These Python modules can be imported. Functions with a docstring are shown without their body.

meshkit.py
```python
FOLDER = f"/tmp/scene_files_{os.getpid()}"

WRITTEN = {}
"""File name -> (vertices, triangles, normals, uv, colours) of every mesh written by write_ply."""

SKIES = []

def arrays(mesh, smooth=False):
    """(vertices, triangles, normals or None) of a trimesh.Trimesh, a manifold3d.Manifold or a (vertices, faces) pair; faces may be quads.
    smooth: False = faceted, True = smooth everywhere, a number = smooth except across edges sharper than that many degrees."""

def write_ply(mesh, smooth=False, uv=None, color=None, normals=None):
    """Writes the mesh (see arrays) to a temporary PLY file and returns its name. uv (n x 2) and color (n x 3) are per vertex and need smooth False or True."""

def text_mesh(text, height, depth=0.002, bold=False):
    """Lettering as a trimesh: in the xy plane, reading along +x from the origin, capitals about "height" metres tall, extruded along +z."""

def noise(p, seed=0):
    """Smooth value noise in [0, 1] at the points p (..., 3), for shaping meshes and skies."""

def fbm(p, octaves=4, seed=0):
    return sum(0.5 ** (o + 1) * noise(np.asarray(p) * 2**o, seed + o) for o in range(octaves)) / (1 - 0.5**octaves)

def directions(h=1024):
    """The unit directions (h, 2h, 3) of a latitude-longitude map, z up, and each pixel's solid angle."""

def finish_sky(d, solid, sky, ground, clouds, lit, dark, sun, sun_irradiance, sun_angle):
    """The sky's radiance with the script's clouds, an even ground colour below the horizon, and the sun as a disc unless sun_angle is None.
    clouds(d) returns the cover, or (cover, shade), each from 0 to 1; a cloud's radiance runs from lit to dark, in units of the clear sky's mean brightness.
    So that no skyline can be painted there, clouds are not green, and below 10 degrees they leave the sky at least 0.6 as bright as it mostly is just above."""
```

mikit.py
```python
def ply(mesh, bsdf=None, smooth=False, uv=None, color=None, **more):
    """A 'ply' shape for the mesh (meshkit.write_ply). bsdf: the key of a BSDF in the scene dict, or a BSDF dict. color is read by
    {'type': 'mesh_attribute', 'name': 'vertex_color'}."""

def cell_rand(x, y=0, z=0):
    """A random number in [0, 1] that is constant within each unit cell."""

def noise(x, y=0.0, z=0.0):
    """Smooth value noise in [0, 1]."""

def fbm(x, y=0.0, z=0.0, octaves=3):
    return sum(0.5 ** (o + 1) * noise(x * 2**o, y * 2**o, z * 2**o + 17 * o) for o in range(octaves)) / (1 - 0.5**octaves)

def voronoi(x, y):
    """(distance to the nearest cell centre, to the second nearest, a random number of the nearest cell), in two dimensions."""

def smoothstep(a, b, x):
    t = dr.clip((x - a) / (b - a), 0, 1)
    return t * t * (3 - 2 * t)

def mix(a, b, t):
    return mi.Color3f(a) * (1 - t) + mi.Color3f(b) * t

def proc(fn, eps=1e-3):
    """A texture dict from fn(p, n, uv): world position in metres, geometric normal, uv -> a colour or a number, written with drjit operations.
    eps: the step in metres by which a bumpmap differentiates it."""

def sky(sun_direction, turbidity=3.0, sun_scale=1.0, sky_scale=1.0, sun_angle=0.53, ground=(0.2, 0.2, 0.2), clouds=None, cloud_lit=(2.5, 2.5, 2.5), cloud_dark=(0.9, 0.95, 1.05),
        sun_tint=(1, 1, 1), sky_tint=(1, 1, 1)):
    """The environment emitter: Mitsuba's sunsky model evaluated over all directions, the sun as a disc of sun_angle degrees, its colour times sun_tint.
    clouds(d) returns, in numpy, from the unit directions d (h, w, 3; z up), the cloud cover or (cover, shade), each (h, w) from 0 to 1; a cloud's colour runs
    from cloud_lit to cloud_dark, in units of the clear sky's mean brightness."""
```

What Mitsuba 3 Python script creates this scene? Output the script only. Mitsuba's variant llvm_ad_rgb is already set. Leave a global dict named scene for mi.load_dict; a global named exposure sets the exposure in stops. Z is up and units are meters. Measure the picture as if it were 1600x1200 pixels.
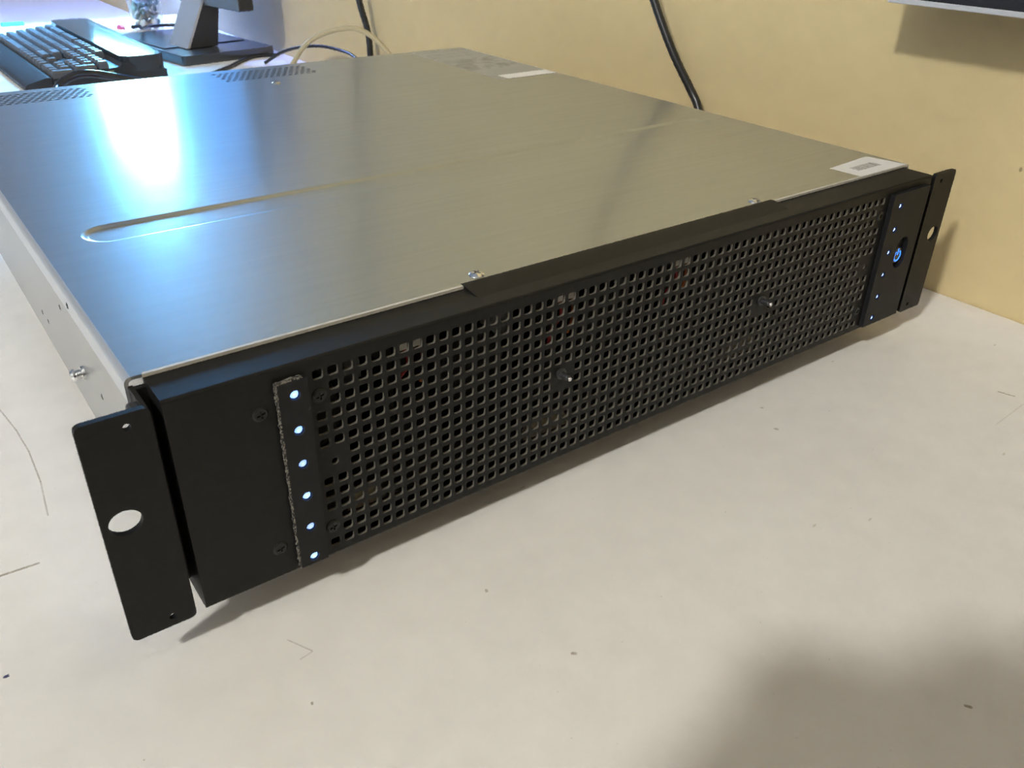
import math, random
import numpy as np, trimesh, manifold3d as m3
import mitsuba as mi, drjit as dr, mikit
from mikit import ply, proc, noise, fbm, smoothstep, mix

T = mi.ScalarTransform4f
rng = random.Random(7)
nrng = np.random.default_rng(7)

# ------------------------------------------------------------------ camera, lights, exposure
CAM = np.array([-0.2640, -0.2416, 0.2264])
FWD = np.array([0.5198, 0.6880, -0.5065])
UP = np.array([0.2883, 0.4169, 0.8620])
exposure = 0.0
LAMP = np.array([-1.98, -0.69, 1.85])
LAMP_L = [20400.0, 20300.0, 19200.0]
SCREEN_BLUE = [0.10, 0.45, 1.3]
DESK_LAMP = [150.0, 270.0, 900.0]
SCREEN_WHITE = [16.0, 56.0, 112.0]

scene = {"type": "scene"}
labels = {}
scene["camera"] = {
    "type": "thinlens", "fov_axis": "x", "fov": 2 * math.degrees(math.atan(800 / 1330.9)),
    "aperture_radius": 0.00045, "focus_distance": 0.40, "near_clip": 0.01, "far_clip": 50.0,
    "to_world": T().look_at(origin=CAM.tolist(), target=(CAM + FWD).tolist(), up=UP.tolist())}

# ------------------------------------------------------------------ materials
def tw(b):
    return {"type": "twosided", "bsdf": b}

def rgb(*c):
    return {"type": "rgb", "value": list(c)}

def princ(key, col, rough=0.5, **k):
    d = {"type": "principled", "base_color": col if isinstance(col, dict) else rgb(*col), "roughness": rough}
    d.update(k)
    scene[key] = tw(d)
    return key

SEGS = [  # pencil marks and scratches on the table: x0,y0,x1,y1,half width,strength
    (-.2517, .2189, -.2485, .1930, .00035, .5), (-.2485, .1930, -.2471, .1695, .00035, .55), (-.2471, .1695, -.2476, .1400, .00035, .55), (-.2476, .1400, -.2501, .1121, .00035, .45),
    (-.2738, .0823, -.2599, .0815, .0006, .75), (.2057, -.0756, .2067, -.0785, .00045, .8),
    (.2068, -.0793, .2083, -.0833, .00045, .8), (.2040, -.0905, .1700, -.0925, .0003, .2),
    (-.1943, -.0154, -.1893, -.0252, .0003, .4), (-.1893, -.0256, -.1943, -.0265, .0003, .3),
    (-.0166, -.1786, -.0158, -.1798, .0006, .8), (-.1991, -.0463, -.1993, -.0468, .0004, .8),
    (-.1198, -.0367, -.1200, -.0372, .0006, .6), (.0704, -.0276, .0708, -.0281, .0009, .5),
    (-.1126, -.0815, -.1118, -.0821, .0006, .8), (.0809, -.0097, .0813, -.0100, .0007, .4)]

def table_col(p, n, uv):
    x, y = p.x, p.y
    big = fbm(x * 6, y * 6, 0, 3)
    mott = fbm(x * 90, y * 90, 3, 3)
    c = mix((.735, .700, .655), (.785, .755, .715), dr.clip(big * 1.4 - .2, 0, 1))
    c = c * (0.965 + 0.07 * mott)
    # fine specks
    d1, d2, w = mikit.voronoi(x * 95, y * 95)
    sp = dr.select(w > .88, 1 - smoothstep(.01, .025 + .05 * (w - .88) / .12, d1 + .03 * noise(x * 1800, y * 1100)), 0)
    c = mix(c, mi.Color3f(.36, .29, .17), sp * (.2 + .4 * mikit.cell_rand(dr.floor(w * 1e5), 2)))
    # thin stray scratches
    d1, d2, w = mikit.voronoi(x * 21 + y * 9, y * 60 - x * 14)
    sc = dr.select(w > .93, 1 - smoothstep(.01, .05, d1), 0)
    c = mix(c, mi.Color3f(.42, .35, .25), sc * .5)
    for x0, y0, x1, y1, hw, s in SEGS:
        dx, dy = x1 - x0, y1 - y0
        t = dr.clip(((x - x0) * dx + (y - y0) * dy) / (dx * dx + dy * dy), 0, 1)
        d = dr.sqrt(dr.square(x - x0 - t * dx) + dr.square(y - y0 - t * dy))
        wob = .6 + .7 * noise(x * 900, y * 900)
        m = (1 - smoothstep(hw * .5, hw * 1.6, d)) * s * dr.clip(wob, 0, 1)
        c = mix(c, mi.Color3f(.22, .17, .11), m)
    # blue ink blot at the left
    d = dr.sqrt(dr.square(x + .2809) + dr.square((y - .0259) * 1.3)) + .0005 * noise(x * 1500, y * 1500)
    c = mix(c, mi.Color3f(.02, .025, .09), (1 - smoothstep(.0010, .0016, d)) * .95)
    return c

def wall_col(p, n, uv):
    big = fbm(p.x * 3 + 5, p.y * 3, p.z * 3, 3)
    f = fbm(p.x * 60, p.y * 60, p.z * 60, 2)
    c = mix((.600, .475, .252), (.625, .505, .288), big)
    c = c * (.97 + .06 * f)
    d = dr.sqrt(dr.square(p.y - -0.0085) + dr.square(p.z - 0.0782) * .35)
    return mix(c, mi.Color3f(.2, .15, .08), (1 - smoothstep(.0006, .0012, d)) * .7)

def wall_bump(p, n, uv):
    return fbm(p.x * 160, p.y * 160, p.z * 160, 3) * 0.0006

def steel_col(p, n, uv):
    s = fbm(p.x * 22, p.y * 400, 1, 3)
    b = fbm(p.x * 9, p.y * 9, 4, 3)
    return mi.Color3f(.535, .57, .60) * (.93 + .07 * s + .08 * (b - .5))

def steel_rough(p, n, uv):
    return .15 + .05 * fbm(p.x * 300, p.y * 300, 2, 2) + .03 * fbm(p.x * 14, p.y * 14, 7, 3)

def coat_rough(p, n, uv):
    return .42 + .12 * fbm(p.x * 900, p.y * 900, p.z * 900, 2)

def coat_col(p, n, uv):
    f = fbm(p.x * 700, p.y * 700, p.z * 700, 2)
    return mi.Color3f(.0070, .0068, .0066) * (.8 + .4 * f)

def foam_col(p, n, uv):
    f = fbm(p.x * 2200, p.y * 2200, p.z * 1400, 2)
    return mix((.012, .011, .010), (.15, .135, .11), smoothstep(.42, .62, f))

princ("m_table", proc(table_col), .42, specular=.35)
princ("m_desk", (.78, .77, .74), .4, specular=.4)
scene["m_wall"] = {"type": "bumpmap", "arbitrary": proc(wall_bump, eps=.001), "scale": 1.0,
                   "bsdf": tw({"type": "diffuse", "reflectance": proc(wall_col)})}
scene["m_wall"] = tw({"type": "bumpmap", "arbitrary": proc(wall_bump, eps=.001), "scale": 1.0,
                      "bsdf": {"type": "diffuse", "reflectance": proc(wall_col)}})
scene["m_far_wall"] = tw({"type": "diffuse", "reflectance": rgb(.46, .46, .46)})
scene["m_ceiling"] = tw({"type": "diffuse", "reflectance": rgb(.45, .45, .44)})
scene["m_floor"] = tw({"type": "diffuse", "reflectance": rgb(.20, .15, .11)})
scene["m_steel"] = tw({"type": "blendbsdf", "weight": .5,
    "a": {"type": "principled", "base_color": proc(steel_col), "metallic": 1.0, "roughness": proc(steel_rough)},
    "b": {"type": "principled", "base_color": proc(steel_col), "metallic": 1.0, "roughness": .44}})
princ("m_steel_plain", (.62, .62, .61), .32, metallic=1.0)
princ("m_steel_dark", (.16, .16, .16), .5, metallic=.6)
princ("m_zinc", (.80, .80, .80), .18, metallic=1.0)
scene["m_coat"] = tw({"type": "principled", "base_color": proc(coat_col), "roughness": proc(coat_rough), "specular": .18})
princ("m_painted_lit_edge", (.12, .11, .09), .5, specular=.3)  # grille hole walls: lamp light on them is painted into this lighter colour
princ("m_black", (.018, .018, .019), .45)
princ("m_black_gloss", (.015, .015, .017), .16, specular=.6)
princ("m_black_key", (.085, .087, .092), .32)
princ("m_cord", (.012, .012, .012), .33)
princ("m_screw", (.010, .010, .010), .35, specular=.25)
princ("m_foam", proc(foam_col), .9)
princ("m_strip", (.008, .008, .009), .55, specular=.2)
princ("m_white_plastic", (.74, .72, .66), .45)
princ("m_orange", (.45, .14, .03), .5)
princ("m_red", (.35, .03, .03), .5)
princ("m_fan", (.006, .006, .006), .5, specular=.12)
princ("m_beige_plate", (.42, .37, .28), .5)
princ("m_cable_beige", (.44, .36, .21), .45)
princ("m_silver", (.62, .62, .64), .3, metallic=.6)
princ("m_grey_metal", (.13, .14, .15), .3, metallic=.3)
princ("m_base", (.045, .048, .052), .22, specular=.6)
princ("m_paper", (.80, .80, .78), .6)
princ("m_redcap", (.62, .10, .16), .35)
princ("m_blue_case", (.08, .30, .55), .35)
princ("m_lamp", (.10, .10, .10), .4)
princ("m_rim", (.62, .62, .63), .3, metallic=.3)
scene["m_clear"] = {"type": "thindielectric", "int_ior": 1.49}
scene["m_frost"] = {"type": "blendbsdf", "weight": .05, "a": {"type": "thindielectric", "int_ior": 1.49},
                    "b": tw({"type": "diffuse", "reflectance": rgb(.7, .75, .78)})}

def label_col(p, n, uv):   # rating label at the rear: grey print in blocks and lines
    x, y = p.x, p.y
    u, v = (x - .158) / .063, (y - .344) / .147
    base = mi.Color3f(.27, .265, .235)
    row = dr.floor(v * 26)
    ink = dr.select((mikit.cell_rand(row, 3) > .35) & (mikit.cell_rand(dr.floor(u * 18), row, 5) > .35), 1.0, 0.0)
    ink = ink * dr.select((u > .06) & (u < .94), 1.0, 0.0) * dr.select((v < .28) & (v > .12), 0.2, 1.0)
    drawing = dr.select((v > .30) & (v < .62), 1.0, 0.0) * smoothstep(.48, .6, fbm(u * 7, v * 11, 2, 2))
    return mix(base, mi.Color3f(.17, .16, .14), dr.clip(ink * .35 + drawing * .55, 0, .8))

def barcode_col(p, n, uv):
    k = mikit.cell_rand(dr.floor((p.x * .990 + p.y * -.14) * 1900), 11)
    return mix((.52, .50, .47), (.24, .23, .21), dr.select(k > .42, .8, .0))

princ("m_rating", proc(label_col), .4)
princ("m_barcode", proc(barcode_col), .5)
princ("m_sticker", (.66, .64, .61), .45)

# ------------------------------------------------------------------ mesh helpers
def cat(ms):
    return trimesh.util.concatenate(ms)

def box(x0, x1, y0, y1, z0, z1):
    b = trimesh.creation.box((x1 - x0, y1 - y0, z1 - z0))
    b.apply_translation(((x0 + x1) / 2, (y0 + y1) / 2, (z0 + z1) / 2))
    return b

def cbox(x0, x1, y0, y1, z0, z1, c):
    pts = []
    for sx in (0, 1):
        for sy in (0, 1):
            for sz in (0, 1):
                p = [x1 if sx else x0, y1 if sy else y0, z1 if sz else z0]
                d = [-c if sx else c, -c if sy else c, -c if sz else c]
                for k in range(3):
                    q = [p[i] + (0 if i == k else d[i]) for i in range(3)]
                    pts.append(q)
    return trimesh.convex.convex_hull(np.array(pts))

def hull(pts):
    return trimesh.convex.convex_hull(np.asarray(pts, float))

def man(m):
    mm = m.to_mesh()
    return trimesh.Trimesh(np.array(mm.vert_properties[:, :3]), np.array(mm.tri_verts), process=False)

def extrude_xy(polys, z0, z1):
    m = man(m3.Manifold.extrude(m3.CrossSection(polys, m3.FillRule.EvenOdd), z1 - z0))
    m.apply_translation((0, 0, z0))
    return m

def extrude_xz(polys, y0, y1):
    m = man(m3.Manifold.extrude(m3.CrossSection(polys, m3.FillRule.EvenOdd), y1 - y0))
    v = m.vertices.copy()
    m.vertices = np.stack([v[:, 0], y1 - v[:, 2], v[:, 1]], 1)
    return m

def extrude_yz(polys, x0, x1):
    m = man(m3.Manifold.extrude(m3.CrossSection(polys, m3.FillRule.EvenOdd), x1 - x0))
    v = m.vertices.copy()
    m.vertices = np.stack([x0 + v[:, 2], v[:, 0], v[:, 1]], 1)
    return m

def rrect(x0, x1, y0, y1, r, n=3):
    pts = []
    for cx, cy, a in ((x1 - r, y1 - r, 0), (x0 + r, y1 - r, 90), (x0 + r, y0 + r, 180), (x1 - r, y0 + r, 270)):
        for k in range(n + 1):
            t = math.radians(a + 90 * k / n)
            pts.append((cx + r * math.cos(t), cy + r * math.sin(t)))
    return np.array(pts)

def ell(cx, cy, rx, ry, n=24):
    t = np.arange(n) * 2 * np.pi / n
    return np.stack([cx + rx * np.cos(t), cy + ry * np.sin(t)], 1)

def spline(pts, n=12):
    P = np.asarray(pts, float)
    P = np.vstack([2 * P[0] - P[1], P, 2 * P[-1] - P[-2]])
    out = []
    for i in range(1, len(P) - 2):
        for k in range(n):
            t = k / n
            a, b, c, d = P[i - 1], P[i], P[i + 1], P[i + 2]
            out.append(.5 * ((2 * b) + (c - a) * t + (2 * a - 5 * b + 4 * c - d) * t * t + (3 * b - a - 3 * c + d) * t ** 3))
    out.append(P[-2])
    return np.array(out)

def tube(pts, r, n=14):
    P = np.asarray(pts, float)
    tn = np.gradient(P, axis=0)
    tn /= np.linalg.norm(tn, axis=1, keepdims=True)
    a = np.cross(tn[0], [0.31, 0.2, 0.93])
    a /= np.linalg.norm(a)
    rings, ang = [], np.arange(n) * 2 * np.pi / n
    rr = np.broadcast_to(r, len(P))
    for i in range(len(P)):
        a = a - tn[i] * (a @ tn[i])
        a /= np.linalg.norm(a)
        b = np.cross(tn[i], a)
        rings.append(P[i] + rr[i] * (np.cos(ang)[:, None] * a + np.sin(ang)[:, None] * b))
    V = np.vstack(rings + [P[:1], P[-1:]])
    F = []
    for i in range(len(P) - 1):
        for k in range(n):
            p, q = i * n + k, i * n + (k + 1) % n
            F += [(p, q, q + n), (p, q + n, p + n)]
    c0, c1, o = len(P) * n, len(P) * n + 1, (len(P) - 1) * n
    for k in range(n):
        F += [(c0, (k + 1) % n, k), (c1, o + k, o + (k + 1) % n)]
    return trimesh.Trimesh(V, F, process=False)

def lathe(prof, n=32, axis="z", at=(0, 0, 0)):
    """prof: (r, h) list, the first and last on the axis or open."""
    V, F = [], []
    for r, h in prof:
        for k in range(n):
            t = 2 * math.pi * k / n
            V.append((r * math.cos(t), r * math.sin(t), h))
    for i in range(len(prof) - 1):
        for k in range(n):
            p, q = i * n + k, i * n + (k + 1) % n
            F += [(p, q, q + n), (p, q + n, p + n)]
    m = trimesh.Trimesh(np.array(V), F, process=True)
    m.update_faces(m.nondegenerate_faces())
    if m.volume < 0:
        m.invert()
    v = m.vertices.copy()
    if axis == "-y":    # h runs towards -y
        m.vertices = np.stack([v[:, 0], -v[:, 2], v[:, 1]], 1)
    if axis == "-x":
        m.vertices = np.stack([-v[:, 2], v[:, 1], v[:, 0]], 1)
    m.apply_translation(at)
    return m

counts = {}
def key_for(base):
    k = counts.get(base, -1) + 1
    counts[base] = k
    return base if k == 0 else f"{base}_{k:03d}"

def add(name, mesh, bsdf, parent=None, smooth=30, label=None, cat_=None, group=None, kind=None, **more):
    k = key_for((parent + "__" if parent else "") + name)
    scene[k] = ply(mesh, bsdf, smooth, **more)
    d = {}
    if label: d["label"] = label
    if cat_: d["category"] = cat_
    if group: d["group"] = group
    if kind: d["kind"] = kind
    if d: labels[k] = d
    return k

def thing(name, label, cat_, group=None):
    k = key_for(name)
    labels[k] = {"label": label, "category": cat_}
    if group: labels[k]["group"] = group
    return k

# ------------------------------------------------------------------ the setting
TZ = -0.016
SZ = 1.0567      # size factor of the things at the far end of the table
def wall_x(y):
    return .3066
WT = .12
def slanted_wall(y0, y1, z0, z1):
    pl = np.array([(wall_x(y0), y0), (wall_x(y0) + WT, y0), (wall_x(y1) + WT, y1), (wall_x(y1), y1)])
    return extrude_xy([pl], z0, z1)
Y0, Y1, X0, ZF, ZC = -2.4, 3.6, -2.6, -.75, 2.00
add("wall_right", slanted_wall(Y0, Y1, ZF, ZC), "m_wall", label="beige yellow painted wall beside the table", kind="structure", smooth=False)
add("wall_back", box(X0, .30, Y1, Y1 + .1, ZF, ZC), "m_far_wall", label="far end wall of the room", kind="structure", smooth=False)
add("wall_front", box(X0, .30, Y0 - .1, Y0, ZF, ZC), "m_far_wall", label="wall behind the camera", kind="structure", smooth=False)
add("wall_left", box(X0 - .1, X0, Y0 - .1, Y1 + .1, ZF, ZC), "m_far_wall", label="left wall of the room", kind="structure", smooth=False)
add("floor", box(X0 - .1, .5, Y0 - .1, Y1 + .1, ZF - .1, ZF), "m_floor", label="brown floor under the tables", kind="structure", smooth=False)
add("ceiling", box(X0 - .1, .5, Y0 - .1, Y1 + .1, ZC, ZC + .1), "m_ceiling", label="pale ceiling", kind="structure", smooth=False)

TY0, TY1, TX0 = -.52, 1.678, -.95
t = thing("table", "long cream white table with specks and scratches against the beige wall", "table")
pl = np.array([(TX0, TY0), (wall_x(TY0) - .001, TY0), (wall_x(TY1) - .001, TY1), (TX0, TY1)])
add("table_top", extrude_xy([pl], TZ - .030, TZ), "m_table", t, smooth=False)
for lx in (TX0 + .08, .22):
    for ly in (TY0 + .08, TY1 - .08):
        add("leg", cbox(lx - .025, lx + .025, ly - .025, ly + .025, ZF, TZ - .030, .003), "m_grey_metal", t, smooth=False)
t = thing("desk", "lower white desk behind the cream table, brightly lit by the monitor", "desk")
pl = np.array([(-1.1, 1.694), (wall_x(1.59) - .001, 1.694), (wall_x(3.3) - .001, 3.50), (-1.1, 3.50)])
add("desk_top", extrude_xy([pl], -.080, -.052), "m_desk", t, smooth=False)
for lx in (-1.0, .2):
    for ly in (1.78, 3.4):
        add("leg", cbox(lx - .02, lx + .02, ly - .02, ly + .02, ZF, -.080, .003), "m_grey_metal", t, smooth=False)

# ------------------------------------------------------------------ rack server
SV = thing("rack_server", "two-unit rack server with black perforated front panel and bare steel lid", "server")
W = .2165
# chassis: thin-walled steel tray
ch = [box(-W, W, .0190, .490, 0, .0012), box(-W, -W + .0012, .0190, .490, 0, .0870), box(W - .0012, W, .0190, .490, 0, .0870),
      box(-W, W, .4888, .490, 0, .0870), box(-W + .002, W - .002, .075, .0762, .001, .0860)]
add("chassis", cat(ch), "m_steel_plain", SV, smooth=False, label="bare steel side walls of the case")
for fx in (-.17, .17):
    for fy in (.075, .430):
        add("foot", lathe([(0, .016), (.012, .016), (.011, .001), (.0102, 0), (0, 0)], 24, "z", (fx, fy, TZ)), "m_black", SV, label="black rubber foot")
# cover -------------------------------------------------------------
CZ0, CZ1, CX, CYF, CYB = .0873, .0885, .2201, .0185, .4925
GX0, GX1, GY, GR = -.2030, .2000, .1560, .0120
def stadium(r, n=20):
    pts = []
    xa, xb = GX0 + GR, GX1 - GR
    for k in range(n + 1):
        a = math.pi / 2 + math.pi * k / n
        pts.append((xa + r * math.cos(a), GY + r * math.sin(a)))
    for k in range(n + 1):
        a = -math.pi / 2 + math.pi * k / n
        pts.append((xb + r * math.cos(a), GY + r * math.sin(a)))
    return np.array(pts)
holes = []
def vent(x0, x1, y0, y1, px=.0052, py=.0052):
    rows = int(round((y1 - y0) / py))
    for j in range(rows):
        n = int((x1 - x0) / px)
        for i in range(n):
            cx = x0 + (i + .5 + (.5 if j % 2 else 0)) * px
            cy = y0 + (j + .5) * py
            holes.append(ell(cx, cy, .0021, .0017, 6))
vent(-.195, -.126, .447, .484)
vent(-.030, .052, .447, .484)
outline = np.array([(-CX, CYF), (CX, CYF), (CX, CYB), (-CX, CYB)])
plate = extrude_xy([outline] + holes + [stadium(GR)], CZ0, CZ1)
prof = [(0, 0), (.0006, -.00006), (.0012, -.00022), (.0018, -.0005), (.0024, -.0008), (.0030, -.00098), (.0036, -.0010), (.0045, -.0010)]
V, F = [], []
for d, dz in prof:
    r = stadium(GR - d)
    V.append(np.column_stack([r, np.full(len(r), CZ1 + dz)]))
n = len(V[0])
for i in range(len(prof) - 1):
    for k in range(n):
        p, q = i * n + k, i * n + (k + 1) % n
        F += [(p, q, q + n), (p, q + n, p + n)]
V = np.vstack(V)
last = (len(prof) - 1) * n
c = len(V)
V = np.vstack([V, [[(GX0 + GX1) / 2, GY, CZ1 - .0010]]])
F += [(c, last + k, last + (k + 1) % n) for k in range(n)]
bead = trimesh.Trimesh(V, F, process=False)
def side_profile(s):
    R, r, ox = .0024, .0010, CX
    pts = [(ox, CZ1)]
    cz = CZ1 - R
    for k in range(1, 9):
        a = math.pi / 2 * (1 - k / 8)
        pts.append((ox + R * math.cos(a), cz + R * math.sin(a)))
    pts.append((ox + R, .0795))
    pts.append((ox + R - .0014, .0795))
    pts.append((ox + R - .0014, cz))
    for k in range(1, 9):
        a = math.pi / 2 * k / 8
        pts.append((ox + (R - .0014) * math.cos(a), cz + (R - .0014) * math.sin(a)))
    pts = np.array(pts) * [s, 1]
    return pts if s < 0 else pts
sides = [extrude_xz([side_profile(s)], CYF, CYB) for s in (-1, 1)]
back = box(-CX, CX, CYB, CYB + .0012, .079, CZ1)
princ("m_side", (.74, .75, .77), .50, metallic=.85)
cv = add("cover", cat([plate, bead, back]), "m_steel", SV, smooth=28, label="bare steel lid with one long pressed groove")
for sd in sides:
    add("folded_edge", sd, "m_side", cv, smooth=28)
princ("m_lip", (.46, .43, .37), .45)
for xa, xb in ((-W, -.0929), (.0986, .2195)):
    add("front_lip", box(xa, xb, CYF - .0005, CYF + .0009, CZ0 + .0001, CZ1 + .0001), "m_lip", SV, smooth=False, label="pale front edge of the lid")
# screws on the lid
def pan_screw(r=.0032, h=.0011, n=20):
    return [(0, h), (r * .55, h * .95), (r * .85, h * .6), (r, 0), (r, -.0004), (0, -.0004)]
def cross_cut(m_prof, r, h):
    s = m3.Manifold.revolve(m3.CrossSection([np.array([(0, -.0004), (r, -.0004), (r, h * .25), (r * .8, h * .7), (r * .45, h), (0, h)])]), 28)
    for a in (0, 90):
        s = s - m3.Manifold.cube((r * 1.1, r * .26, h * 2), True).rotate((0, 0, a + 20)).translate((0, 0, h))
    return man(s)
SCREW = cross_cut(None, .0033, .0013)
for x, y in ((-.0821, .0247), (.0893, .0237), (.0016, .4236)):
    m = SCREW.copy(); m.apply_translation((x, y, CZ1))
    add("screw", m, "m_zinc", SV, label="silver screw in the lid")
# bezel -------------------------------------------------------------
PX, PZ, N_C, N_R = .00568, .00572, 60, 14
GXS, GZS = -.1650, .0059
def gone(i, k):
    if i == 0 and k in (1, 2, 6, 7, 11, 12): return True
    if i == 1 and k in (6, 7): return True
    if i == N_C - 1 and k in (1, 2, 6, 7, 11, 12): return True
    if i == N_C - 2 and k in (6, 7): return True
    if i in (19, 20, 42, 43) and k in (6, 7): return True
    return False
gh = []
for i in range(N_C):
    for k in range(N_R):
        if not gone(i, k):
            cx, cz = GXS + i * PX, GZS + k * PZ
            gh.append(rrect(cx - .00198, cx + .00198, cz - .00188, cz + .00188, .0008, 2))
RH = [ell(-.1619, .0427, .0014, .0014, 16), ell(.1665, .0427, .0014, .0014, 16)]
BZ = .0872
front = extrude_xz([np.array([(-W, .0012), (W, .0012), (W, BZ - .0012), (-W, BZ - .0012)])] + gh + RH, 0, .0013)
def lip(z_edge, s):
    pts = [(.0012, z_edge)]
    a = [(.0012 - .0012 * math.sin(math.pi / 2 * k / 5), z_edge - s * (.0012 - .0012 * math.cos(math.pi / 2 * k / 5))) for k in range(1, 6)]
    pts += a + [(.0013, z_edge - s * .0012), (.0185, z_edge - s * .0012), (.0185, z_edge)]
    return extrude_yz([np.array(pts)], -W, W)
tab = extrude_yz([np.array([(.0070, BZ - .0002), (.0206, BZ - .0002), (.0206, CZ1 + .0001), (.0185, CZ1 + .0003)])], -.0927, .0984)
endcaps = [box(s * W - .0006, s * W + .0006, .0013, .0185, .0012, BZ - .0012) for s in (-1, 1)]
endcaps = [box(-W, -W + .0012, .0013, .0185, .0012, BZ - .0012), box(W - .0012, W, .0013, .0185, .0012, BZ - .0012)]
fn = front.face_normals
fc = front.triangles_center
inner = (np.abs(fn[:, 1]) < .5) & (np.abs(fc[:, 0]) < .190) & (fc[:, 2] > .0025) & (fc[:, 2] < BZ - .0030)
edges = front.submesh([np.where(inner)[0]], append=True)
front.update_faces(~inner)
bz = add("front_panel", cat([front, lip(BZ, 1), lip(0.0, -1), tab] + endcaps), "m_coat", SV, smooth=35, label="black powder-coated front panel with a grid of square holes")
add("punched_edge", edges, "m_painted_lit_edge", bz, smooth=False, kind="stuff", label="walls of the punched holes, coloured lighter to stand for lamp light")
# ears ---------------------------------------------------------------
for s in (-1, 1):
    x0, x1 = (-.2420, -.2200) if s < 0 else (.2200, .2420)
    outer = rrect(min(x0, x1), max(x0, x1), -.0006, .0870, .0022, 4)
    hs = [ell(s * .2346, .0485, .0053, .0047, 32), ell(s * .2275, .0822, .0013, .0013, 14), ell(s * .2279, .0035, .0013, .0013, 14)]
    pe = extrude_xz([outer] + hs, -.0003, .0021)
    fl = box(-.2215, -.2200, .0021, .0185, .0015, .0855) if s < 0 else box(.2200, .2215, .0021, .0185, .0015, .0855)
    br = box(-.2200, -W, .0160, .0185, .003, .0850) if s < 0 else box(W, .2200, .0160, .0185, .003, .0850)
    e = add("rack_ear", cat([pe, fl, br]), "m_coat", SV, smooth=35, label="left mounting ear with an oval slot" if s < 0 else "right mounting ear with an oval slot")
    add("bolt", lathe([(0, .003), (.0030, .003), (.0036, .0022), (.0036, 0), (0, 0)], 20, "-x", (-.2215, .0105, .0800)) if s < 0 else
        lathe([(0, .003), (.0030, .003), (.0036, .0022), (.0036, 0), (0, 0)], 20, "-x", (.2245, .0105, .0800)), "m_black", e)
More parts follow.
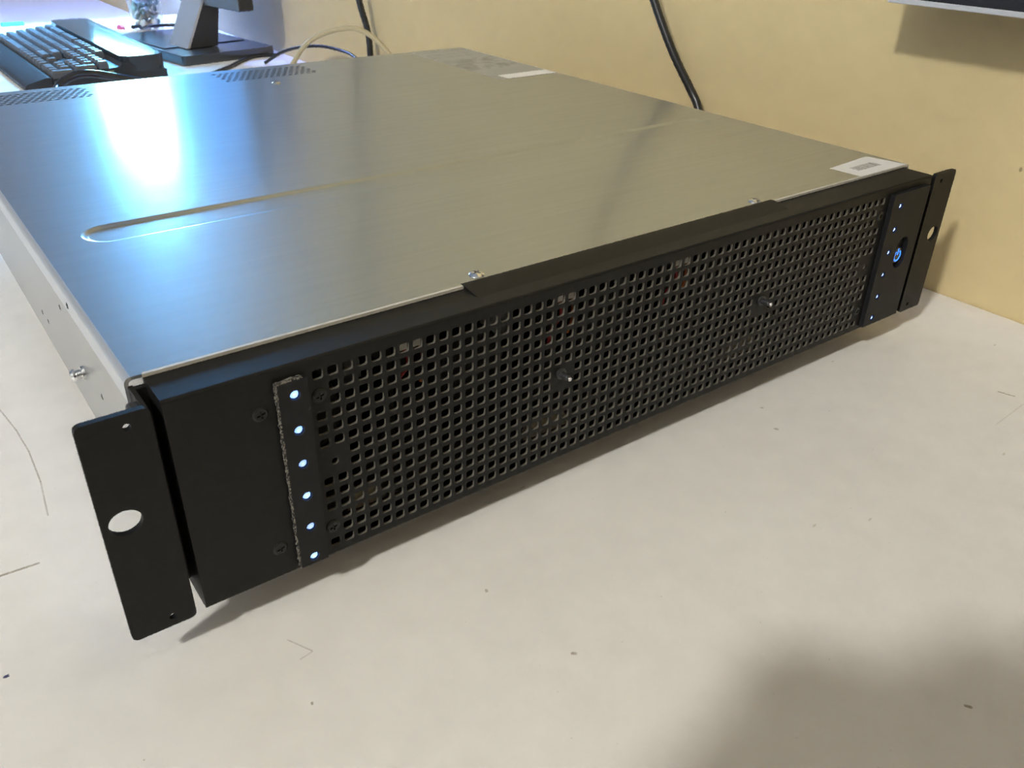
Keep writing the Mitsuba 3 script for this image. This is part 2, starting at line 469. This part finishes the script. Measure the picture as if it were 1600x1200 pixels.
# black countersunk screws
def black_screw(x, z):
    s = m3.Manifold.revolve(m3.CrossSection([np.array([(0, 0), (.0029, 0), (.0029, .00025), (.0022, .0007), (0, .0008)])]), 28)
    for a in (0, 90):
        s = s - m3.Manifold.cube((.0030, .0007, .0016), True).rotate((0, 0, a + 15)).translate((0, 0, .0009))
    m = man(s)
    v = m.vertices.copy()
    m.vertices = np.stack([v[:, 0] + x, -v[:, 2], v[:, 1] + z], 1)
    m.invert() if m.volume < 0 else None
    return m
for x, z in ((-.1866, .0719), (-.1869, .0137), (-.1652, .0719), (-.1656, .0138), (.1706, .0719), (.1706, .0138)):
    add("screw", black_screw(x, z), "m_screw", SV, label="black cross-head screw")
# studs
for x, z in ((-.0555, .0452), (.0766, .0453)):
    st = add("stud", lathe([(0, .0052), (.0013, .0052), (.0015, .0048), (.0015, .0012), (.0026, .0010), (.0026, 0), (0, 0)], 18, "-y", (x, 0, z)), "m_black", SV, label="black stud on the grille")
    add("tip", lathe([(0, .0066), (.0009, .0066), (.0011, .0062), (.0011, .0050), (0, .0050)], 16, "-y", (x, 0, z)), "m_zinc", st, label="shiny metal tip")
# lamp strips
def strip(x0, x1, z0, z1, y0, leds, extra=()):
    pl = np.array([(x0, z0), (x1, z0), (x1, z1), (x0, z1)])
    hs = [ell(x, z, .0019, .0019, 24) for x, z in leds]
    return extrude_xz([pl] + hs + list(extra), y0, -.0002)
LEDS_L = [(-.1747 - .0004 * (i / 5), .0764 - i * .01421) for i in range(6)]
LEDS_R = [(.1850, .0756 - i * .01379) for i in range(6)]
scene["m_led_rim"] = tw({"type": "diffuse", "reflectance": rgb(.02, .025, .04)})
stl = add("light_strip", strip(-.1806, -.1697, .0022, .0820, -.0025, LEDS_L), "m_strip", SV, smooth=False, label="raised black strip with six white lights, left side")
foam = []
g = np.random.default_rng(3)
for k in range(150):
    z = .0025 + k / 150 * .0800
    y = -.0024 + g.random() * .0020
    r = .0002 + g.random() * .00025
    foam.append(cbox(-.1807 - r * 1.4, -.1805, y - r, y + r, z - r * 1.3, z + r * 1.3, r * .3))
for k in range(46):
    x = -.1806 + k / 46 * .0090
    y = -.0022 + g.random() * .0018
    r = .0002 + g.random() * .00022
    foam.append(cbox(x - r * 1.3, x + r * 1.3, y - r, y + r, .0819, .0821 + r * 1.2, r * .3))
add("foam_edge", cat(foam + [box(-.1808, -.1806, -.0022, -.0003, .0024, .0820), box(-.1806, -.1712, -.0021, -.0003, .0820, .0822)]), "m_foam", stl, smooth=False, label="frayed grey foam edge")
OV = np.array([(.1975 + .0056 * math.cos(a), .0455 + (.0040 if math.sin(a) >= 0 else -.0040) + .0056 * math.sin(a)) for a in np.linspace(0, 2 * math.pi, 40, endpoint=False)])
stR = add("light_strip", strip(.1765, .2115, .0026, .0832, -.0030, LEDS_R, [OV]), "m_strip", SV, smooth=False, label="raised black panel with six white lights and the power button, right side")
LV = [1.0, .75, .62, .95, .55, 1.0]
def led(parent, x, z, y, v, r=.00165):
    m = lathe([(0, .0012), (r * .5, .0011), (r * .85, .0007), (r, .0001), (r, -.0002), (0, -.0002)], 20, "-y", (x, y, z))
    add("light", m, "m_white_plastic", parent, label="small round white blue light",
        emitter={"type": "area", "radiance": rgb(.38 * v, .85 * v, 2.3 * v), "sampling_weight": .02})
for (x, z), v in zip(LEDS_L, LV): led(stl, x, z, -.0010, v)
for (x, z), v in zip(LEDS_R, [1.5, 1.1, 1.2, .8, .95, 1.05]): led(stR, x, z, -.0014, v, .00135)
pb = add("power_button", lathe([(0, .0014), (.0044, .0014), (.0049, .0010), (.0049, -.0002), (0, -.0002)], 32, "-y", (.1975, 0, .0432)), "m_black_gloss", SV, label="round black power button")
ang = np.linspace(math.radians(125), math.radians(415), 30)
ring_o = np.stack([.1975 + .0035 * np.cos(ang), .0430 + .0035 * np.sin(ang)], 1)
ring_i = np.stack([.1975 + .0026 * np.cos(ang), .0430 + .0026 * np.sin(ang)], 1)[::-1]
sym = cat([extrude_xz([np.vstack([ring_o, ring_i])], -.00165, -.00135), extrude_xz([np.array([(.1971, .0436), (.1979, .0436), (.1979, .0474), (.1971, .0474)])], -.00165, -.00135)])
add("power_symbol", sym, "m_blue_case", pb, smooth=False, label="glowing blue power symbol", emitter={"type": "area", "radiance": rgb(.004, .24, 1.8), "sampling_weight": .02})
# fans behind the grille
for f in range(5):
    cx, cz = -.160 + .080 * f, .0420
    fr = extrude_xz([rrect(cx - .0395, cx + .0395, cz - .0395, cz + .0395, .004, 3), ell(cx, cz, .0375, .0375, 40)], .030, .055)
    fk = add("fan", fr, "m_fan", SV, smooth=30, label="dark cooling fan behind the grille")
    add("hub", lathe([(0, .003), (.0165, .003), (.018, .0015), (.018, -.018), (0, -.018)], 30, "-y", (cx, .036, cz)), "m_fan", fk)
    for b in range(7):
        a0 = 2 * math.pi * b / 7
        V = []
        for rr in (.0175, .027, .0368):
            for s_, yy in ((-1, .052), (1, .036)):
                a = a0 + s_ * .30
                V.append((cx + rr * math.cos(a), yy, cz + rr * math.sin(a)))
        V = np.array(V)
        V2 = V + [0, .0012, 0]
        q = [(0, 1, 3), (0, 3, 2), (2, 3, 5), (2, 5, 4)]
        F = q + [(a_ + 6, c_ + 6, b_ + 6) for a_, b_, c_ in q] + [(0, 6, 7), (0, 7, 1), (1, 7, 9), (1, 9, 3), (3, 9, 11), (3, 11, 5), (5, 11, 10), (5, 10, 4), (4, 10, 8), (4, 8, 2), (2, 8, 6), (2, 6, 0)]
        add("blade", trimesh.Trimesh(np.vstack([V, V2]), F, process=False), "m_fan", fk, smooth=False)
for x in (-.117, -.037, .037):
    add("connector", cbox(x - .0055, x + .0055, .0200, .0290, .0670, .0790, .0006), "m_white_plastic", SV, smooth=False, label="white fan plug behind the grille")
    add("wire", tube(spline([(x + .0065, .024, .066), (x + .008, .0245, .060), (x + .010, .027, .052), (x + .009, .029, .045)], 6), .0009, 8), "m_orange", SV)
    add("wire", tube(spline([(x - .001, .0245, .066), (x + .001, .0245, .058), (x - .003, .0265, .050), (x - .002, .029, .042)], 6), .0009, 8), "m_red", SV)
for x0, x1, z0, z1 in ((-.060, -.030, -.001, .0085), (.080, .108, .000, .0080), (-.152, -.130, -.001, .006)):
    add("pale_plate", hull([(x0, .0205, z0), (x1, .0205, z0), (x1 - .004, .0225, z1), (x0 + .006, .0225, z1), (x0, .0225, z0), (x1, .0225, z0), (x1 - .004, .0240, z1), (x0 + .006, .0240, z1)]), "m_beige_plate", SV, smooth=False, label="pale beige plate seen through the grille")  # pale beige plates set low behind the grille
# side screw and dimples
add("screw", lathe([(0, .0060), (.0022, .0060), (.0030, .0050), (.0031, .0040), (.0022, .0035), (.0022, .0014), (.0036, .0012), (.0036, 0), (0, 0)], 20, "-x", (-W, .1518, .0262)), "m_zinc", SV, label="silver screw sticking out of the left side")
for y, z in ((.1736, .0514), (.2522, .0176), (.2368, .0184), (.1157, .0313)):
    add("rivet", lathe([(0, .0004), (.0010, .0003), (.0015, 0), (0, 0)], 12, "-x", (-W, y, z)), "m_steel_dark", SV)
add("rivet", lathe([(0, .0003), (.0010, .0003), (.0014, 0), (0, 0)], 12, "-x", (-.2225, .0985, .0830)), "m_black", SV)
# stickers on the lid
def sticker(pts, z, h=.00012):
    p = np.array(pts)
    return extrude_xy([p], z, z + h)
a = add("sticker", sticker([(.1748, .0190), (.2192, .0190), (.2140, .0420), (.1735, .0385)], CZ1), "m_sticker", SV, smooth=False, label="white sticker with barcode by the front right corner of the lid")
add("barcode", sticker([(.1835, .0262), (.2055, .0262), (.2045, .0330), (.1830, .0325)], CZ1 + .00012, .00004), "m_barcode", a, smooth=False, label="grey barcode")
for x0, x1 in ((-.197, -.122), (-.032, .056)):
    add("vent_shadow_box", cat([box(x0, x1, .445, .486, .0700, .0712), box(x0, x0 + .001, .445, .486, .0712, .0870), box(x1 - .001, x1, .445, .486, .0712, .0870)]), "m_black", SV, smooth=False)  # unseen black box added under each vent to make its holes look shaded
b = add("rating_label", sticker([(.1600, .3440), (.2195, .3440), (.2195, .4890), (.1600, .4890)], CZ1), "m_rating", SV, smooth=False, label="grey printed label with lines and drawings at the rear of the lid")
add("white_field", sticker([(.1690, .3450), (.2190, .3450), (.2190, .3600), (.1680, .3600)], CZ1 + .00012, .00004), "m_sticker", b, smooth=False, label="white strip on the printed label")

# ------------------------------------------------------------------ black cords by the wall
add("power_cord", tube(spline([(.2990, .430, 1.20), (.2960, .425, .80), (.2850, .400, .45), (.2760, .345, .250), (.2775, .314, .180), (.2808, .2984, .1465), (.2858, .2767, .1098), (.2935, .2586, .0813), (.2944, .2501, .0701), (.2930, .240, .050), (.290, .238, .018), (.286, .250, -.0090), (.280, .300, -.0126), (.272, .400, -.0126), (.250, .520, -.0126), (.190, .570, -.0060), (.150, .540, .014), (.148, .492, .020)]), .0034), "m_cord",
    label="thick black cord hanging down the beige wall behind the middle of the server", cat_="cord")
add("cord", tube(spline([(.299, .90, 1.20), (.295, .89, .80), (.283, .86, .45), (.274, .838, .260), (.274, .829, .190), (.278, .824, .140), (.2821, .8204, .0954), (.2889, .8145, .0577), (.2900, .8140, .0288), (.289, .81, .004), (.288, .77, -.0120), (.289, .70, -.0122)]), .0040), "m_cord",
    label="black cord hanging down the wall behind the left rear of the server", cat_="cord")
add("cable", tube(spline([(.1904, .9119, -.0123), (.1946, .8802, .002), (.2011, .859, .0204), (.2075, .8405, .0403), (.2162, .822, .0543), (.23, .8035, .0639), (.243, .7851, .069), (.2509, .7666, .0692), (.2581, .7481, .0637), (.2647, .7296, .0518), (.2686, .7058, .0347), (.2696, .6688, .0062), (.2686, .6371, -.0123)]), .0031), "m_cable_beige",
    label="beige network cable arching up behind the server", cat_="cable")
add("thin_cord", tube(spline([(.2421, 1.0598, -.0123), (.2538, 1.0228, .0062), (.2651, .9858, .0175), (.2796, .9436, .0238), (.2882, .9013, .0239), (.286, .859, .0235), (.2781, .822, .0189), (.2686, .7745, -.0001), (.2633, .7322, -.0139)]), .0022), "m_cord",
    label="thin black cord curving between the monitor base and the wall", cat_="cord")

# ------------------------------------------------------------------ wall-side screen at the upper right
tv = thing("wall_screen", "dark switched-off screen with silver lower edge on the wall, upper right corner", "screen")
tx, ty1, ty0, tz0, tz1 = .2600, .0780, -.420, .1684, .470
add("housing", cbox(tx + .0012, .2850, ty0, ty1, tz0, tz1, .0012), "m_black", tv, smooth=False)
add("screen", box(tx + .0004, tx + .0013, ty0 + .004, ty1 - .004, tz0 + .0032, tz1 - .006), "m_black_gloss", tv, smooth=False)
add("rim", cat([cbox(tx - .0010, tx + .0014, ty0, ty1, tz0 - .0004, tz0 + .0026, .0004), cbox(tx - .0002, tx + .0014, ty1 - .0026, ty1, tz0 + .0026, tz1, .0004)]), "m_rim", tv, smooth=False, label="silver edge strip")
add("wall_bracket", box(.2848, .3060, -.24, -.12, .27, .37), "m_steel_dark", tv, smooth=False)

# ------------------------------------------------------------------ keyboard
KB = thing("keyboard", "black computer keyboard with wide glossy top strip, behind the left rear of the server", "keyboard")
ka = math.radians(1.0)
KX, KY = -.0891, 1.0323           # near front corner
KM = np.array([[SZ * math.cos(ka), -SZ * math.sin(ka), 0, KX], [SZ * math.sin(ka), SZ * math.cos(ka), 0, KY], [0, 0, SZ, TZ], [0, 0, 0, 1]])
def kadd(name, mesh, bsdf, parent=KB, **k):
    m = mesh.copy(); m.apply_transform(KM)
    return add(name, m, bsdf, parent, **k)
KL = .385
# profile across the depth (u, z); length along v
def kprof(poly, v0, v1):
    m = man(m3.Manifold.extrude(m3.CrossSection([np.array(poly)], m3.FillRule.EvenOdd), v1 - v0))
    v = m.vertices.copy()
    m.vertices = np.stack([v[:, 0], v1 - v[:, 2], v[:, 1]], 1)
    return m
kadd("body", kprof([(.032, .001), (.170, .002), (.170, .012), (.116, .024), (.112, .020), (.032, .011)], 0, KL), "m_black", smooth=False)
kadd("palm_rest", kprof([(0, .0005), (.0315, .001), (.0315, .0135), (.026, .0140), (.004, .0085), (0, .005)], .004, KL), "m_black", smooth=40, label="flat dark grey palm rest")
pl = rrect(.1165, .171, 0, KL, .016, 6)
kadd("top_strip", extrude_xy([pl], .012, .0310), "m_black_gloss", smooth=30, label="wide glossy strip along the back")
kadd("groove_line", box(.160, .1615, .03, KL - .05, .0308, .0313), "m_black", smooth=False)
keyb = {}
def keymesh(w, d, h=.0085):
    kk = (round(w, 4), round(d, 4))
    if kk not in keyb:
        b, t_ = .0, .0014
        keyb[kk] = hull([(x, y, 0) for x in (0, d) for y in (0, w)] + [(x, y, h * .75) for x in (.0006, d - .0006) for y in (.0008, w - .0008)] + [(x, y, h) for x in (.0020, d - .0016) for y in (.0026, w - .0026)])
    return keyb[kk]
PV, PU = .0158, .0138
rows = [[1.25, 1.25, 1.25, 6.25, 1.25, 1.25, 1.25, 1.25], [2.25] + [1] * 10 + [2.75], [1.75] + [1] * 11 + [2.25], [1.5] + [1] * 12 + [1.5], [1] * 13 + [2], [1] * 13]
def put_key(v, u, w, d, lift=0):
    z = .0118 + (u - .032) * .115 + lift
    m = keymesh(w * PV - .0021, d * PU - .0020).copy()
    m.apply_translation((u, v, z))
    kadd("key", m, "m_black_key", smooth=False)
U0 = .0335
for r, row in enumerate(rows):
    u = U0 + r * PU
    # v runs away from the camera: the number pad is nearest
    if r < 5:
        if r == 0: pad = [(0, 1, 2), (1, 1, 1), (2, 2, 1)]
        elif r == 1: pad = [(1, 1, 1), (2, 1, 1), (3, 1, 1)]
        elif r == 2: pad = [(0, 1, 2), (1, 1, 1), (2, 1, 1), (3, 1, 1)]
        elif r == 3: pad = [(1, 1, 1), (2, 1, 1), (3, 1, 1)]
        else: pad = [(0, 1, 1), (1, 1, 1), (2, 1, 1), (3, 1, 1)]
        for a_, w_, d_ in pad: put_key(.004 + a_ * PV, u, w_, d_)
        nav = {0: (0, 1, 2), 1: (1,), 2: (), 3: (0, 1, 2), 4: (0, 1, 2)}[r]
        for a_ in nav: put_key(.004 + (4.3 + a_) * PV, u, 1, 1)
    else:
        for a_ in (0, 1, 2): put_key(.004 + (4.3 + a_) * PV, u, 1, 1)
    v = .004 + 7.6 * PV
    if r == 5:
        for blk in range(3):
            for a_ in range(4): put_key(v + (blk * 4.6 + a_) * PV, u, 1, 1)
        put_key(v + 14.0 * PV, u, 1, 1)
    else:
        for w_ in row[::-1]:
            put_key(v, u, w_, 1); v += w_ * PV
kadd("badge", cbox(.098, .104, -.0010, .0004, .012, .016, .0004), "m_zinc", smooth=False, label="small bright metal badge on the end")

add("headphone_band", tube(spline([(-.0700, .960, -.0112), (-.0596, .9911, -.0057), (-.0504, .9964, -.0001), (-.0385, .9985, .0046), (-.0245, .9985, .0067), (-.0094, .9964, .0051), (.0092, .9964, .0004), (.032, .9964, -.006), (.0519, .9911, -.0107)]), .0051, 16), "m_black_gloss",
    label="curved black glossy band lying between the keyboard and the server", cat_="band")
add("coaster", lathe([(0, .004), (.020, .004), (.022, .003), (.022, 0), (0, 0)], 30, "z", (-.023, .959, TZ)), "m_red",
    label="dark red flat disc under the curved black band", cat_="coaster")

# ------------------------------------------------------------------ monitor
MO = thing("monitor", "lit flat monitor on a black slab base with a silver-fronted stand, behind the server", "monitor")
mN = np.array([.2157, 1.0704]); mD = np.array([-.158, .987]); mD /= np.linalg.norm(mD); mB = np.array([mD[1], -mD[0]])   # mB points to the wall
MM = np.array([[SZ * mB[0], SZ * mD[0], 0, mN[0]], [SZ * mB[1], SZ * mD[1], 0, mN[1]], [0, 0, SZ, -.01283], [0, 0, 0, 1]])
def madd(name, mesh, bsdf, parent=MO, **k):
    m = mesh.copy(); m.apply_transform(MM)
    return add(name, m, bsdf, parent, **k)
ML, MZ0, MZ1 = .545, .067, .400
madd("housing", cbox(.0012, .024, 0, ML, MZ0, MZ1, .0015), "m_black", smooth=False)
madd("bezel", cat([cbox(0, .0016, 0, ML, MZ0, MZ0 + .020, .0006), cbox(0, .0016, 0, ML, MZ1 - .016, MZ1, .0006), cbox(0, .0016, 0, .016, MZ0 + .020, MZ1 - .016, .0006), cbox(0, .0016, ML - .016, ML, MZ0 + .020, MZ1 - .016, .0006)]), "m_grey_metal", smooth=False, label="dark grey frame around the screen")
sc = madd("screen", box(.0004, .0012, .016, ML - .016, MZ0 + .020, MZ1 - .016), "m_black", smooth=False, label="lit blue screen", emitter={"type": "area", "radiance": rgb(*SCREEN_BLUE), "sampling_weight": .25})
madd("window", box(.0001, .0003, .285, ML - .020, MZ0 + .030, MZ1 - .022), "m_black", sc, smooth=False, label="white window on the screen", emitter={"type": "area", "radiance": rgb(*SCREEN_WHITE), "sampling_weight": 1.2})
# stand: column with a sloping silver front
sv0, sv1 = .096, .150
col = [(-.033, .0112), (.0125, .0112), (.0310, .110), (.019, .110)]
madd("column", kprof(col, sv0, sv1), "m_black", smooth=False, label="black column of the stand")
madd("front_plate", kprof([(-.0325, .0112), (-.0365, .0112), (.0155, .110), (.0195, .110)], sv0 - .001, sv1 + .001), "m_silver", smooth=False, label="silver sloping front of the stand")
madd("mount", box(.0242, .046, sv0 - .02, sv1 + .02, .100, .20), "m_black", smooth=False)
madd("base", extrude_xy([rrect(-.068, .078, .048, .290, .006, 4)], -.003, .0100), "m_base", smooth=30, label="flat black slab base")
madd("base_plate", cbox(-.060, .070, .120, .285, .0100, .0116, .0006), "m_base", smooth=False)
add("dark_cable", tube(spline([(.1312, 1.007, -.0134), (.16, 1.0346, -.0133), (.1895, 1.0631, -.0133), (.221, 1.0993, -.0133), (.2527, 1.125, -.0133), (.2850, 1.120, -.0133)]), .0026), "m_cord",
    label="black cable on the table in front of the monitor base", cat_="cable")
add("monitor_cable", tube(spline([(.1150, 1.270, .0205), (.1291, 1.2907, .0189), (.1386, 1.3204, .0136), (.1548, 1.3661, .0051), (.18, 1.3961, .003), (.2152, 1.3905, .003), (.2421, 1.3345, .0028), (.2495, 1.2975, .0022)]), .0027), "m_cord",
    label="thin black cable running from the keyboard's rear edge over the monitor base", cat_="cable")
add("card", extrude_xy([np.array([(.2136, 1.0408), (.2717, 1.0387), (.2781, 1.0809), (.2284, 1.0767)])], TZ, TZ + .0016), "m_paper",
    smooth=False, label="white card on the table between the server and the monitor base", cat_="card")

# ------------------------------------------------------------------ jar of small parts, cap, case, paper
jx, jy = .1957, 1.4846
JR0, JR1, JH = .0260, .0300, .070
jar = thing("jar", "clear plastic tub filled with small brown and pale pieces behind the keyboard", "jar")
jp = [(0, .0002), (JR0, .0002), (JR1, JH), (JR1 - .0012, JH), (JR0 - .0012, .0016), (0, .0016)]
add("tub", lathe([(JR0, .0003), (JR1, JH)], 40, "z", (jx, jy, TZ)), "m_frost", jar)
g = np.random.default_rng(11)
groups = {"m_piece_brown": [], "m_piece_green": [], "m_piece_grey": []}
princ("m_piece_brown", (.30, .22, .12), .35)
princ("m_piece_green", (.20, .30, .26), .35)
princ("m_piece_grey", (.42, .42, .40), .3, metallic=.5)
for k in range(190):
    h = g.random() * .050 + .004
    rad = math.sqrt(g.random()) * (JR0 - .0055 + (JR1 - JR0) * h / JH)
    a_ = g.random() * 6.283
    s_ = .0026 + g.random() * .0028
    m = trimesh.creation.icosphere(1, s_)
    m.apply_scale((1, .55 + .5 * g.random(), .4 + .5 * g.random()))
    m.apply_transform(trimesh.transformations.random_rotation_matrix(g.random(3)))
    m.apply_translation((jx + rad * math.cos(a_), jy + rad * math.sin(a_), TZ + .002 + h))
    groups["m_piece_brown" if h < .03 and g.random() < .7 else ("m_piece_green" if g.random() < .5 else "m_piece_grey")].append(m)
for kk, ms in groups.items():
    add("small_pieces", cat(ms), kk, jar, kind="stuff", label={"m_piece_brown": "brown pieces", "m_piece_green": "greenish pieces", "m_piece_grey": "grey pieces"}[kk])
for bx, by, bz_ in ((-.0125, -.0165, .0135), (.0065, -.0200, .0145)):
    m = trimesh.creation.icosphere(2, .0052); m.apply_translation((jx + bx, jy + by, TZ + bz_ + .002))
    add("white_ball", m, "m_white_plastic", jar, label="white ball in the tub")
cp = lathe([(0, .008), (.004, .0075), (.0062, .0050), (.0066, .001), (.0064, 0), (0, 0)], 20, "z")
cp.apply_scale((1, 1.5, 1)); cp.apply_translation((.1566, 1.5194, TZ))
add("cap", cp, "m_redcap", label="small pink red cap on the table between the keyboard and the jar", cat_="cap")
add("case", cbox(-.017, .021, 1.650, 1.662, TZ, TZ + .006, .001), "m_blue_case", smooth=False, label="small blue bar lying on the far edge of the table", cat_="case")
add("paper_sheet", extrude_xy([np.array([(.0784, 1.4402), (.1555, 1.4444), (.1629, 1.6621), (.0731, 1.6568)])], TZ, TZ + .0012), "m_paper", smooth=False,
    label="white paper sheet on the table beyond the keyboard", cat_="paper")

# ------------------------------------------------------------------ cool wall lamp beyond the monitor
DLK = thing("wall_lamp", "small cool white globe lamp on the wall beyond the monitor, above the picture", "lamp")
hx, hy, hz = .235, 1.600, .285
b_ = trimesh.creation.icosphere(3, .030); b_.apply_translation((hx, hy, hz))
add("globe", b_, "m_white_plastic", DLK, smooth=True, emitter={"type": "area", "radiance": rgb(*DESK_LAMP), "sampling_weight": 1.0})
add("arm", tube(spline([(hx, hy, hz + .029), (hx + .005, hy, hz + .055), (hx + .035, hy, hz + .075), (.304, hy, hz + .080)]), .006, 12), "m_grey_metal", DLK)
add("rose", lathe([(0, .010), (.022, .010), (.030, .004), (.030, 0), (0, 0)], 28, "-x", (.3060, hy, hz + .080)), "m_grey_metal", DLK)
# ------------------------------------------------------------------ lamp above the table
LP = thing("ceiling_lamp", "round white globe lamp hanging under the ceiling, out of the picture", "lamp")
bulb = trimesh.creation.icosphere(3, .090); bulb.apply_translation(LAMP)
add("globe", bulb, "m_white_plastic", LP, smooth=True, emitter={"type": "area", "radiance": rgb(*[c * .028 for c in LAMP_L]), "sampling_weight": 3.0})
add("socket", lathe([(0, .1495), (.045, .1495), (.050, .140), (.040, .086), (0, .086)], 28, "z", tuple(LAMP)), "m_lamp", LP)


# ------------------------------------------------------------------ the photographer with the camera (throws the soft shadow on the table's near corner)
PS = thing("person", "person in a dark shirt with short brown hair holding a small camera over the table", "person")
princ("m_skin", (.55, .36, .26), .5)
princ("m_hair", (.06, .04, .025), .6)
princ("m_shirt", (.05, .055, .07), .8)
princ("m_eye", (.7, .68, .64), .2)
CR = np.cross(FWD, UP); CR /= np.linalg.norm(CR)
def L2W(a, b, c):          # right, up, forward of the held camera
    return CAM + a * CR + b * UP + c * FWD
def sph(c, r, sc=(1, 1, 1)):
    return m3.Manifold.sphere(r, 20).scale(sc).translate(tuple(float(v) for v in c))
def limb(*balls):
    out = None
    for (a, ra), (b, rb) in zip(balls[:-1], balls[1:]):
        h = m3.Manifold.batch_hull([sph(a, ra), sph(b, rb)])
        out = h if out is None else out + h
    return out
def soft(m, ln=.012, it=12):
    t = man(m.refine_to_length(ln))
    t.merge_vertices()
    trimesh.smoothing.filter_taubin(t, iterations=it)
    return t
FH, RH_ = np.array([.6, .8, 0]), np.array([.8, -.6, 0])
P0 = np.array([-.53, -.78, 0])
def pw(r, f, z): return P0 + r * RH_ + f * FH + np.array([0, 0, z])
yaw = math.atan2(FH[1], FH[0]) - math.pi / 2
def head_at(m):
    m.apply_transform(trimesh.transformations.rotation_matrix(math.radians(-28), (1, 0, 0)))
    m.apply_transform(trimesh.transformations.rotation_matrix(yaw, (0, 0, 1)))
    m.apply_translation(pw(0, .12, .600)); return m
hd = m3.Manifold.batch_hull([sph((0, -.015, .035), .078, (.95, 1.12, 1)), sph((0, .030, -.045), .052), sph((0, .052, -.085), .026)])
hd = hd + m3.Manifold.batch_hull([sph((0, .088, .000), .007), sph((0, .104, -.030), .011), sph((-.012, .088, -.036), .009), sph((.012, .088, -.036), .009)])
hd = hd + m3.Manifold.batch_hull([sph((-.018, .080, -.064), .006), sph((.018, .080, -.064), .006), sph((0, .086, -.062), .007)])
for s_ in (-1, 1):
    hd = hd + sph((s_ * .076, -.005, -.010), .026, (.35, .7, 1.15))
    hd = hd - sph((s_ * .031, .098, .006), .014)
add("head", cat([head_at(soft(hd, .006, 6)), soft(limb((pw(0, .09, .545), .054), (pw(0, .04, .46), .062)))]), "m_skin", PS, smooth=True)
hair = m3.Manifold.batch_hull([sph((0, -.022, .042), .083, (.97, 1.12, 1)), sph((0, -.050, -.010), .060)]) - m3.Manifold.cube((.3, .12, .10)).translate((-.15, .045, -.06)) - m3.Manifold.cube((.3, .2, .1)).translate((-.15, .0, -.125))
add("hair", head_at(soft(hair, .008, 6)), "m_hair", PS, smooth=True)
for s_ in (-1, 1):
    e_ = trimesh.creation.icosphere(2, .0115); e_.apply_translation((s_ * .031, .083, .006))
    add("eye", head_at(e_), "m_eye", PS, smooth=True)
torso = m3.Manifold.batch_hull([sph(pw(-.155, 0, .39), .060), sph(pw(.155, 0, .39), .060), sph(pw(0, .03, .43), .065), sph(pw(-.05, -.02, .10), .115), sph(pw(.05, -.02, .10), .115), sph(pw(-.05, -.05, -.14), .115), sph(pw(.05, -.05, -.14), .115)])
for s_ in (-1, 1):
    torso = torso + limb((pw(s_ * .175, 0, .385), .060), (pw(s_ * .25, .14, .140), .048), (L2W(s_ * .135, -.055, -.105), .034))
add("shirt", soft(torso, .015, 10), "m_shirt", PS, smooth=True)
legs = None
for s_ in (-1, 1):
    l_ = limb((pw(s_ * .085, -.05, -.19), .092), (pw(s_ * .095, -.02, -.46), .064), (pw(s_ * .10, -.06, -.70), .045))
    legs = l_ if legs is None else legs + l_
add("trousers", soft(legs, .02, 8), "m_hair", PS, smooth=True)
for s_ in (-1, 1):
    W_ = lambda a, b, c: L2W(s_ * (a + .003), b - (.020 if s_ < 0 else .012), c)
    wr = (.112, -.018, -.058) if s_ < 0 else (.084, -.040, -.062)
    hand = m3.Manifold.batch_hull([sph(W_(.064, .022, -.026), .014), sph(W_(.066, -.024, -.026), .015), sph(W_(*wr), .019), sph(W_(.076, -.010, -.055), .018)])
    hand = hand + limb((W_(*wr), .022), (L2W(s_ * .135, -.055, -.105), .024))
    for k, b in enumerate((.024, .007, -.010, -.026)):
        ln_ = (.030, .034, .032, .024)[k]
        hand = hand + limb((W_(.064, b, -.026), .0100), (W_(.061, b, -.002), .0090), (W_(.061 - ln_ * .55, b, .0065), .0082), (W_(.061 - ln_, b - .002, .0075), .0070))
    hand = hand + limb((W_(.074, -.020, -.045), .0125), (W_(.056, -.012, -.047), .0105), (W_(.032, -.014, -.0425), .0090))
    add("hand", soft(hand, .005, 5), "m_skin", PS, smooth=True)
    shoe = m3.Manifold.batch_hull([sph(pw(s_ * .10, -.08, ZF + .045), .044), sph(pw(s_ * .11, .08, ZF + .031), .030), sph(pw(s_ * .10, -.09, ZF + .021), .020), sph(pw(s_ * .12, .11, ZF + .021), .020)])
    add("shoe", soft(shoe, .015, 4), "m_black", PS, smooth=True)
CB = thing("camera_body", "small black compact camera held by the person in the dark shirt", "camera")
cm = np.eye(4); cm[:3, 0], cm[:3, 1], cm[:3, 2], cm[:3, 3] = CR, UP, FWD, CAM
b_ = cbox(-.046, .046, -.040, .015, -.032, -.014, .003); b_.apply_transform(cm)
add("case", b_, "m_black", CB, smooth=False)
b_ = lathe([(.016, -.012), (.020, -.012), (.020, -.002), (.016, -.002), (.016, -.012)], 32); b_.apply_transform(cm)
add("lens_ring", b_, "m_grey_metal", CB)
